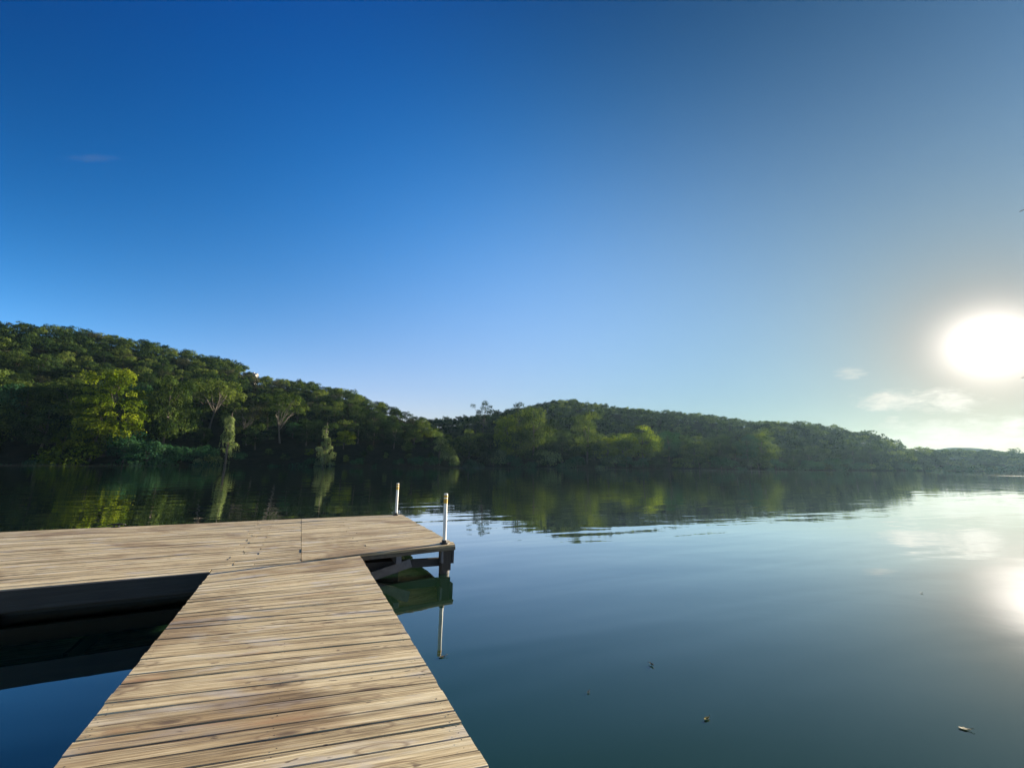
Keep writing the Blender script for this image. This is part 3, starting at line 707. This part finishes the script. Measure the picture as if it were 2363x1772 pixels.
def vine_snag(px, v, top, r, seed, label, arms=(), land=land1, slope=None):
    """a dead stem buried under hanging vines: curtains of leaves round a crooked pole"""
    rs = np.random.RandomState(seed); p = on_land(land, px * 1.0682, v); h = top_h(land, px, v, top)
    root = empty('vine_draped_snag', p, 0); tag(root, label, 'tree')
    cen, rad = [], []
    for k in range(int(h * 1.7)):
        t = k / (h * 1.7); a = rs.uniform(0, 6.28)
        if rs.rand() < 0.28 and 0.15 < t < 0.9: continue
        q = r * (0.2 + 1.15 * rs.rand()) * (0.7 + 0.55 * math.sin(t * 7 + seed)) * (1.15 - 0.35 * t)
        cen.append((q * math.cos(a), q * math.sin(a) * 0.8, 0.4 + t * (h - 1.2))); rad.append(rs.uniform(0.25, 0.85) * r * 0.55)
    for (ax, ay, az_, ar) in arms:
        for k in range(6): cen.append((ax + rs.normal() * ar * 0.5, ay + rs.normal() * ar * 0.4, az_ - k * 0.45 * ar)); rad.append(ar * rs.uniform(0.35, 0.6))
    cen, rad = np.array(cen), np.array(rad)
    V, T = clump_crown(rs, cen, rad, int(290 * h), 0.32, zmin=-0.9)
    # hanging strands
    n = int(95 * h / 10); st = []
    for k in range(n):
        c = cen[rs.randint(len(cen))]; a = rs.uniform(0, 6.28); x, y = c[0] + r * 0.45 * math.cos(a), c[1] + r * 0.45 * math.sin(a); L = rs.uniform(1.0, 3.4); m = int(L / 0.16)
        zz = np.maximum(c[2] - np.linspace(0, L, m), 0.0); st.append(np.stack([x + rs.normal(size=m) * 0.10, y + rs.normal(size=m) * 0.10, zz], 1))
    st = np.concatenate(st); V2, T2 = leaf_quads(rs, st, rs.normal(size=st.shape) + np.array([0.3, -0.4, 0.2]), np.full(len(st), 0.30), np.clip(0.55 + rs.normal(size=len(st)) * 0.2, 0, 1))
    link('vine_leaves', leaf_mesh('vine_leaves', np.concatenate([V, V2]), np.concatenate([T, T2]), LEAF['vine']), root)
    m = MB(); m.tube([(0, 0, -1), (0.1, 0, h * 0.3), (-0.15, 0.1, h * 0.65), (0.1, 0, h * 0.97)], [0.32, 0.28, 0.2, 0.08], 8); m.build('trunk', M_bark, root, True)
    FEATURES.append((p, r * 1.2)); return root
vine_snag(487, -0.012, 886, 2.5, 31, 'tall dead snag draped in pale green vines, standing at the water', arms=((-4.6, 0.2, 5.6, 1.6), (-2.6, 0, 4.4, 1.2)))
vine_snag(699, -0.012, 909, 1.9, 37, 'shorter slender snag draped in pale green vines, midway to the tip of the point', arms=((1.4, 0.1, 8.0, 1.2), (-1.5, 0, 5.0, 1.2)))

def vine_mound():
    rs = np.random.RandomState(53); p = on_land(land1, 955 * 1.0682, 0.0); mh = top_h(land1, 948, 0.0, 926) - 1.0; root = empty('vine_covered_tree', p, 0)
    tag(root, 'tree smothered in pale vines sloping to the water at the tip of the point', 'tree')
    cen, rad = [], []
    for k in range(46):
        t = rs.rand(); x = -2.2 + t * 7.0; top = mh * (1 - t) ** 0.8 + 1.0; z = top * (0.25 + 0.72 * rs.rand() ** 0.6); cen.append((x, rs.uniform(-2.6, 1.8) * (1 - 0.5 * t), z)); rad.append(rs.uniform(0.8, 1.5))
    V, T = clump_crown(rs, np.array(cen), np.array(rad), 6200, 0.36, zmin=-0.7)
    link('vine_leaves', leaf_mesh('vine_leaves', V, T, LEAF['vine']), root)
    m = MB(); m.tube([(-1, 0, -1), (-1.1, 0, 3), (-0.6, 0, 8)], [0.35, 0.3, 0.1], 8); m.build('trunk', M_bark, root, True)
    FEATURES.append((p + Vector((1, 0, 0)), 3.0))
vine_mound()

SUNLIT = [(on_land(land1, px * 1.0682, v), z0) for px, v, z0 in ((222, 0.03, 6.0), (200, 0.03, 5.0), (487, -0.01, 1.5), (476, -0.01, 1.5), (699, -0.01, 1.5), (692, -0.01, 1.5), (955, 0.0, 0.5), (345, 0.06, 8.0), (442, 0.2, 7.0), (600, 0.16, 7.0))]
# ------------------------------------------------------------------ the woods on both banks
rs = np.random.RandomState(77)
TREES = []          # dict(kind, var, mat, pos, h, wide, rz, land, px, v, app)
def px_of(p):
    q = Vector(p) - Vector((0, 0, CAM_H)); w = q.dot(FW); return (CX + FPX * q.dot(RT) / w, CY - FPX * q.dot(UP) / w) if w > 1 else (-9e9, 0)

def scatter(land, li, a0, a1, v0, v1, spacing, pick, tries, cell=14.0, use_feat=True):
    pts = [t['pos'] for t in TREES if t['li'] == li]; G = {}
    for t in TREES:
        if t['li'] == li: G.setdefault((int(t['pos'].x // cell), int(t['pos'].y // cell)), []).append((t['pos'].x, t['pos'].y, t['sp']))
    A = rs.uniform(a0, a1, tries); Q = rs.rand(tries); Vv = v0 + (v1 - v0) * Q
    X, Y, Z = land.at(A, Vv)
    for a, v, x, y, z in zip(A, Vv, X, Y, Z):
        sp = spacing(v, a); key = (int(x // cell), int(y // cell)); ok = True
        for i in (-1, 0, 1):
            for j in (-1, 0, 1):
                for (x2, y2, s2) in G.get((key[0] + i, key[1] + j), ()):
                    if (x - x2) ** 2 + (y - y2) ** 2 < (0.5 * (sp + s2)) ** 2: ok = False; break
                if not ok: break
            if not ok: break
        if not ok: continue
        if use_feat and any((p.x - x) ** 2 + (p.y - y) ** 2 < r * r for p, r in FEATURES): continue
        G.setdefault(key, []).append((x, y, sp))
        t = pick(v, a); D = math.hypot(x, y)
        for p, z0 in SUNLIT:
            q = Vector((x - p.x, y - p.y)); al = q.dot(Vector((SUN.x, SUN.y)).normalized()); pe = abs(q.x * SUN.y - q.y * SUN.x) / math.cos(SUN_EL)
            if 0 < al < 95 and pe < 7.0: t['h'] = min(t['h'], max(2.4, p.z + z0 + 0.198 * al - z))
        t.update(pos=Vector((x, y, z - 0.3)), land=land, li=li, v=v, az=a, sp=sp, D=D)
        t['app'] = PROTO[t['kind']][0]['R'] * t['h'] / PROTO[t['kind']][0]['H'] * t['wide'] / D
        TREES.append(t)

def choose(opts):
    k = rs.rand() * sum(o[0] for o in opts)
    for o in opts:
        k -= o[0]
        if k <= 0: return o[1:]
    return opts[-1][1:]
def pick1(v, a):
    if v < 0.03: kind, mat, h0, h1 = choose([(5, 'shrub', 'teal', 3.0, 5.5), (3, 'shrub', 'dark', 3, 5), (2.2, 'oak', 'teal', 6, 10), (.5, 'shrub', 'olive', 3, 5), (.4, 'shrub', 'vine', 3, 5)])
    elif v < 0.22: kind, mat, h0, h1 = choose([(3, 'broadleaf', 'dark', 10, 14.5), (2, 'broadleaf', 'teal', 9, 13), (2.6, 'broadleaf', 'olive', 10, 14.5), (2, 'oak', 'dark', 7, 10), (1.8, 'oak', 'olive', 7, 10), (.8, 'oak', 'lime', 6, 9), (.15, 'bare', 'grey', 8, 10)])
    elif v < 0.5: kind, mat, h0, h1 = choose([(4, 'oak', 'dark', 5.5, 8.0), (3, 'oak', 'olive', 5.5, 8), (1.2, 'broadleaf', 'dark', 8, 10.5), (1.2, 'broadleaf', 'olive', 8, 10.5), (2, 'juniper', 'dark', 5.5, 8), (1, 'oak', 'grey', 5, 7)])
    else: kind, mat, h0, h1 = choose([(4, 'oak', 'dark', 4.6, 6.6), (3, 'oak', 'olive', 4.6, 6.6), (3, 'juniper', 'dark', 4.6, 6.6), (1, 'oak', 'grey', 4.4, 6)])
    return dict(kind=kind, var=rs.randint(9), mat=mat, h=rs.uniform(h0, h1), wide=rs.uniform(0.88, 1.22), rz=rs.uniform(0, 6.28))
def crest1(v, a):
    t = pick1(0.8, a); t['h'] = rs.uniform(4.0, 6.0); t['wide'] = rs.uniform(1.0, 1.35); return t
def pick2(v, a):
    if v < 0.012: kind, mat, h0, h1 = choose([(5, 'shrub', 'teal', 4, 7), (3, 'shrub', 'dark', 4, 7), (1, 'shrub', 'olive', 4, 6), (.5, 'shrub', 'vine', 4, 6)])
    elif v < 0.16: kind, mat, h0, h1 = choose([(2.5, 'broadleaf', 'dark', 12, 18), (4, 'broadleaf', 'olive', 12, 19), (1.5, 'broadleaf', 'teal', 11, 16), (1.4, 'broadleaf', 'lime', 11, 16), (1.5, 'oak', 'olive', 8, 12), (.8, 'oak', 'grey', 8, 11)])
    elif v < 0.3: kind, mat, h0, h1 = choose([(4, 'broadleaf', 'dark', 9, 14), (3, 'oak', 'olive', 8, 12), (2, 'oak', 'dark', 8, 11)])
    else: kind, mat, h0, h1 = choose([(5, 'oak', 'dark', 5, 7.5), (1.5, 'oak', 'olive', 5, 7.5), (2, 'juniper', 'dark', 5, 7.5)])
    return dict(kind=kind, var=rs.randint(9), mat=mat, h=rs.uniform(h0, h1), wide=rs.uniform(0.88, 1.22), rz=rs.uniform(0, 6.28))
def pick3(v, a):
    t = pick2(v, a)
    t['h'] = min(t['h'], rs.uniform(8, 13)) if v < 0.3 else rs.uniform(6.5, 12)
    return t

aL0, aL1 = az_of(-500), az_of(1050)
scatter(land1, 1, aL0, az_of(1020), 0.97, 1.03, lambda v, a: 5.2, crest1, 900)
scatter(land1, 1, aL0, aL1, -0.014, 0.010, lambda v, a: 3.6, pick1, 1800)
scatter(land1, 1, aL0, aL1, 0.008, 0.034, lambda v, a: 4.6, pick1, 1500)
scatter(land1, 1, aL0, aL1, 0.04, 0.22, lambda v, a: 7.0, pick1, 5000)
scatter(land1, 1, aL0, aL1, 0.22, 0.5, lambda v, a: 5.6, pick1, 7000)
scatter(land1, 1, aL0, aL1, 0.5, 1.06, lambda v, a: 5.0, pick1, 9000)
aR0, aRm, aR1 = az_of(940), az_of(1760), az_of(2700)
scatter(land2, 2, aR0, aR1, -0.006, 0.012, lambda v, a: 6.2, pick2, 1600)
scatter(land2, 2, aR0, aRm, 0.02, 0.16, lambda v, a: 9.5, pick2, 3000)
scatter(land2, 2, aRm, aR1, 0.02, 1.1, lambda v, a: 7.0, pick3, 7000)
scatter(land2, 2, aR0, aR1, 0.96, 1.06, lambda v, a: 4.2, pick2, 4000)
scatter(land2, 2, aR0, aR1, 0.16, 1.0, lambda v, a: 6.2, pick2, 16000)

# trees kept as things of their own: those that show largest
for t in TREES:
    top = px_of(t['pos'] + Vector((0, 0, t['h']))); bot = px_of(t['pos'])
    t['px'], t['py'] = (top[0] + bot[0]) / 2, (top[1] + bot[1]) / 2; t['top'] = top
    t['in'] = 5 < t['px'] < 2358
N_SINGLE = 285
cand = sorted((t for t in TREES if t['in']), key=lambda t: -t['app'] * (1.5 if (t['v'] > 0.96 and t['li'] == 1) else 1.0) * (0.75 if (0.6 < t['v'] < 0.96 and t['li'] == 1) else 1.0) * (0.3 if (t['li'] == 2 and t['v'] > 0.25) else 1.0))
singles = cand[:N_SINGLE]; ids = {id(t) for t in singles}; rest = [t for t in TREES if id(t) not in ids]

# what each tree is called: tone, form, where on which slope, and the landmark it stands by
LM1 = [(135, 'the small leaning yellow-green tree'), (222, 'the biggest yellow-green tree'), (345, 'the tall narrow olive tree'), (442, 'the pale-trunked spreading tree'), (487, 'the tall vine-draped snag'),
       (600, 'the whitish crooked-limbed tree'), (699, 'the slender vine-draped snag'), (800, 'the dip before the point'), (958, 'the vine-covered point tree')]
LM2 = [(1041, 'the lone open-crowned skyline tree'), (1098, 'the yellow-green far-bank tree'), (1148, 'the tallest sunlit far-bank tree'), (1268, 'the far-summit olive tree'), (1392, 'the broad drooping yellow-green tree'),
       (1560, 'the middle of the far slope'), (1750, 'the far hill end'), (1960, 'the last far-hill dip'), (2140, 'the bank beneath the sun')]
TONE = {'dark': 'dark', 'olive': 'olive', 'lime': 'yellow-green', 'grey': 'greyish', 'vine': 'pale', 'teal': 'bluish-green'}
FORM = {'broadleaf': 'leafy tree', 'oak': 'oak', 'juniper': 'juniper', 'shrub': 'bush', 'bare': 'sparse tree'}
def row_of(t):
    v = t['v']
    if t['li'] == 1: return 'at the waterline' if v < 0.03 else 'low on the near hill' if v < 0.13 else 'on the lower slope' if v < 0.3 else 'halfway up the hill' if v < 0.6 else 'high on the near hill' if v < 0.96 else 'on the near hill crest'
    return 'at the far waterline' if v < 0.012 else 'on the far bank' if v < 0.08 else 'behind the far-bank row' if v < 0.25 else 'on the far hill' if v < 0.97 else 'on the far hill crest'
def label_of(t):
    LM = LM1 if t['li'] == 1 else LM2; x = t['px'] / 1.0682
    lx, ln = min(LM, key=lambda q: abs(q[0] - x)); d = x - lx
    rel = ('above' if t['v'] > 0.06 else 'beside') if abs(d) < 14 else ('right of' if d > 0 else 'left of')
    size = 'large' if t['h'] > 13 else 'small' if t['h'] < 6 else ''
    return ' '.join(f"{size} {TONE[t['mat']]} {FORM[t['kind']]} {row_of(t)} {rel} {ln}".split())
seen = {}
for t in singles: t['label'] = label_of(t); seen.setdefault(t['label'], []).append(t)
for lab, ts in seen.items():
    # where several share every trait, size sets them apart when it can
    if len(ts) in (2, 3) :
        ts.sort(key=lambda t: -t['h'])
        words = ('taller', 'shorter') if len(ts) == 2 else ('tallest', 'middle-sized', 'shortest')
        if all(a['h'] > b['h'] * 1.12 for a, b in zip(ts, ts[1:])):
            for w_, t in zip(words, ts): t['label'] = w_ + ' ' + ' '.join(x for x in lab.split() if x not in ('large', 'small'))
seen = {}
for t in singles:
    seen.setdefault(t['label'], []).append(t)
for t in singles:
    cat = 'bush' if t['kind'] == 'shrub' else 'tree'
    grp = f"{FORM[t['kind']]}s {row_of(t)}".replace('bushs', 'bushes') if len(seen[t['label']]) == 1 else 'those like: ' + t['label']
    if t['li'] == 2 and t['v'] > 0.2 and t['app'] < 0.012: plant(t['kind'], t['var'], t['mat'], t['pos'], t['h'], t['wide'], t['rz'], t['label'], grp, cat)
    else: plant(t['kind'], t['var'], t['mat'], t['pos'], t['h'], t['wide'], t['rz'], t['label'], grp, cat)

# the remaining woods, one mass on each hill
def forest(name, ts, keep, grow):
    byMat = {}
    for t in ts:
        p = PROTO[t['kind']][t['var'] % len(PROTO[t['kind']])]; n = len(p['V']); s = t['h'] / p['H']
        k = int(n * keep(t)); sel = rs.choice(n, max(k, 20), replace=False); V = p['V'][sel]; c = V.mean(1, keepdims=True); V = c + (V - c) * grow(t)
        ca, sa = math.cos(t['rz']), math.sin(t['rz']); w = s * t['wide']
        W = np.empty_like(V); W[..., 0] = (V[..., 0] * ca - V[..., 1] * sa) * w + t['pos'].x; W[..., 1] = (V[..., 0] * sa + V[..., 1] * ca) * w + t['pos'].y; W[..., 2] = V[..., 2] * s + t['pos'].z
        T = np.clip(p['T'][sel] + rs.uniform(-0.17, 0.17), 0, 1); byMat.setdefault(t['mat'], []).append((W.astype(np.float32), T))
    mats = list(byMat); V = np.concatenate([x[0] for m in mats for x in byMat[m]]); T = np.concatenate([x[1] for m in mats for x in byMat[m]])
    me = leaf_mesh(name, V, T, LEAF[mats[0]])
    for m in mats[1:]: me.materials.append(LEAF[m])
    mi = np.concatenate([np.full(sum(len(x[0]) for x in byMat[m]), i, np.int32) for i, m in enumerate(mats)]); me.polygons.foreach_set('material_index', mi); me.update()
    return tag(link(name, me), kind='stuff')
far = lambda t: t['li'] == 2 and t['D'] > 230
forest('forest', rest, lambda t: 0.20 if far(t) else 0.42, lambda t: 2.2 if far(t) else 1.45)
# ------------------------------------------------------------------ white house on the crest
def house():
    p = on_land(land1, 516 * 1.0682, 1.04); top = CAM_H + math.hypot(p.x, p.y) * tan_el(516 * 1.0682, 801.5 * 1.0682)
    h = top - p.z; root = empty('house', (p.x, p.y, p.z), R(20)); tag(root, 'white house showing through the trees on the near hill crest', 'house')
    w, d, e = 2.9, 5.0, h - 1.3
    m = MB(); m.beam((-w, 0, e), (w, 0, e), d, e + 1); wall = m.build('wall', M_stucco, root)
    m = MB(); z = e
    m.add([(-w - .4, -d / 2 - .4, z), (w + .4, -d / 2 - .4, z), (w + .4, d / 2 + .4, z), (-w - .4, d / 2 + .4, z), (-w - .4, 0, z + 1.1), (w + .4, 0, z + 1.1)], [(0, 1, 5, 4), (2, 3, 4, 5), (1, 2, 5), (3, 0, 4), (3, 2, 1, 0)]); rf = m.build('roof', M_rooftile, root)
    m = MB(); m.beam((1.2, -0.9, h), (1.2, 0.1, h), 1.1, 1.6); m.build('chimney', M_stucco, rf)
    for x in (-1.8, 0, 1.8):
        m = MB(); m.beam((x - .55, -d / 2 - .02, e - .5), (x + .55, -d / 2 - .02, e - .5), .06, 1.3); f = m.build('window', M_stucco, root)
        m = MB(); m.beam((x - .45, -d / 2 - .05, e - .6), (x + .45, -d / 2 - .05, e - .6), .03, 1.1); m.build('pane', M_glass, f)
house()

# ------------------------------------------------------------------ overhanging tree at the sunward edge of the view
def edge_tree():
    base = Vector((10.2, 4.9, -1.5)); root = empty('overhanging_tree', base); tag(root, 'tree beside the river whose leafy twig tips reach into view near the sun', 'tree')
    m = MB(); T = lambda x, y, z: Vector((x, y, z)) - base
    m.tube([T(10.2, 4.9, -2.5), T(10.2, 4.9, 0), T(10.0, 4.95, 2.2), T(10.3, 5.1, 5.0), T(10.6, 5.4, 8.0)], [0.34, 0.30, 0.24, 0.19, 0.08], 12)
    tips = []
    for (px, py, D) in ((2352, 489, 7.2), (2357, 872, 7.6)):
        e = Vector((0, 0, CAM_H)) + pixel_ray(px, py) * D; out = Vector((e.x, e.y, 0)).cross(Vector((0, 0, 1))).normalized(); tips.append(e)
        a = Vector((10.1, 5.0, e.z - 0.6)); mid = a.lerp(e + out * 0.5, 0.55) + Vector((0, 0, 0.25)); nr = e + out * 0.35 + Vector((0, 0, 0.06))
        m.tube([a - base, mid - base, nr - base, e - base], [0.06, 0.03, 0.012, 0.003], 6)
    m.build('trunk', M_bark, root, True)
    rs_ = np.random.RandomState(5); C, Nn = [], []
    for e in tips:
        out = Vector((e.x, e.y, 0)).cross(Vector((0, 0, 1))).normalized()
        for k in range(60):
            t = rs_.rand() ** 0.7; q = e + out * (0.04 + 0.9 * t) + Vector((rs_.normal() * .03, rs_.normal() * .03, 0.05 * t + rs_.normal() * 0.05 * (1 + 2 * t)))
            C.append(tuple(q - base)); Nn.append(rs_.normal(size=3))
    for k in range(1500):
        q = Vector((10.8, 5.5, 7.5)) + Vector(tuple(sph(rs_, 1)[0])) * 2.0 * rs_.rand() ** 0.4 * 1.0; C.append(tuple(q - base + Vector((0.6, 0, 0)))); Nn.append(rs_.normal(size=3))
    C = np.array(C); V, TT = leaf_quads(rs_, C, np.array(Nn), np.full(len(C), 0.075), rs_.uniform(.2, .7, len(C)))
    link('crown', leaf_mesh('crown', V, TT, LEAF['dark']), root)
edge_tree()

# ------------------------------------------------------------------ morning haze
def haze():
    m = bpy.data.materials.new('thin_haze'); m.use_nodes = True; N = Nodes(m.node_tree)
    v = N.n('ShaderNodeVolumePrincipled', ins={'Color': c4(0.48, 0.78, 1.0), 'Density': 0.000075, 'Anisotropy': 0.40})
    N.n('ShaderNodeOutputMaterial', ins={'Volume': v})
    mb = MB(); x0, x1, y0, y1, z0, z1 = -1520, 1520, -320, 1520, -5, 92
    mb.add([(x, y, z) for z in (z0, z1) for y in (y0, y1) for x in (x0, x1)], [(0, 2, 3, 1), (4, 5, 7, 6), (0, 1, 5, 4), (2, 6, 7, 3), (0, 4, 6, 2), (1, 3, 7, 5)])
    tag(mb.build('haze', m), kind='stuff')
haze()
print('trees', len(TREES), 'singles', len(singles), 'labels', len(seen))
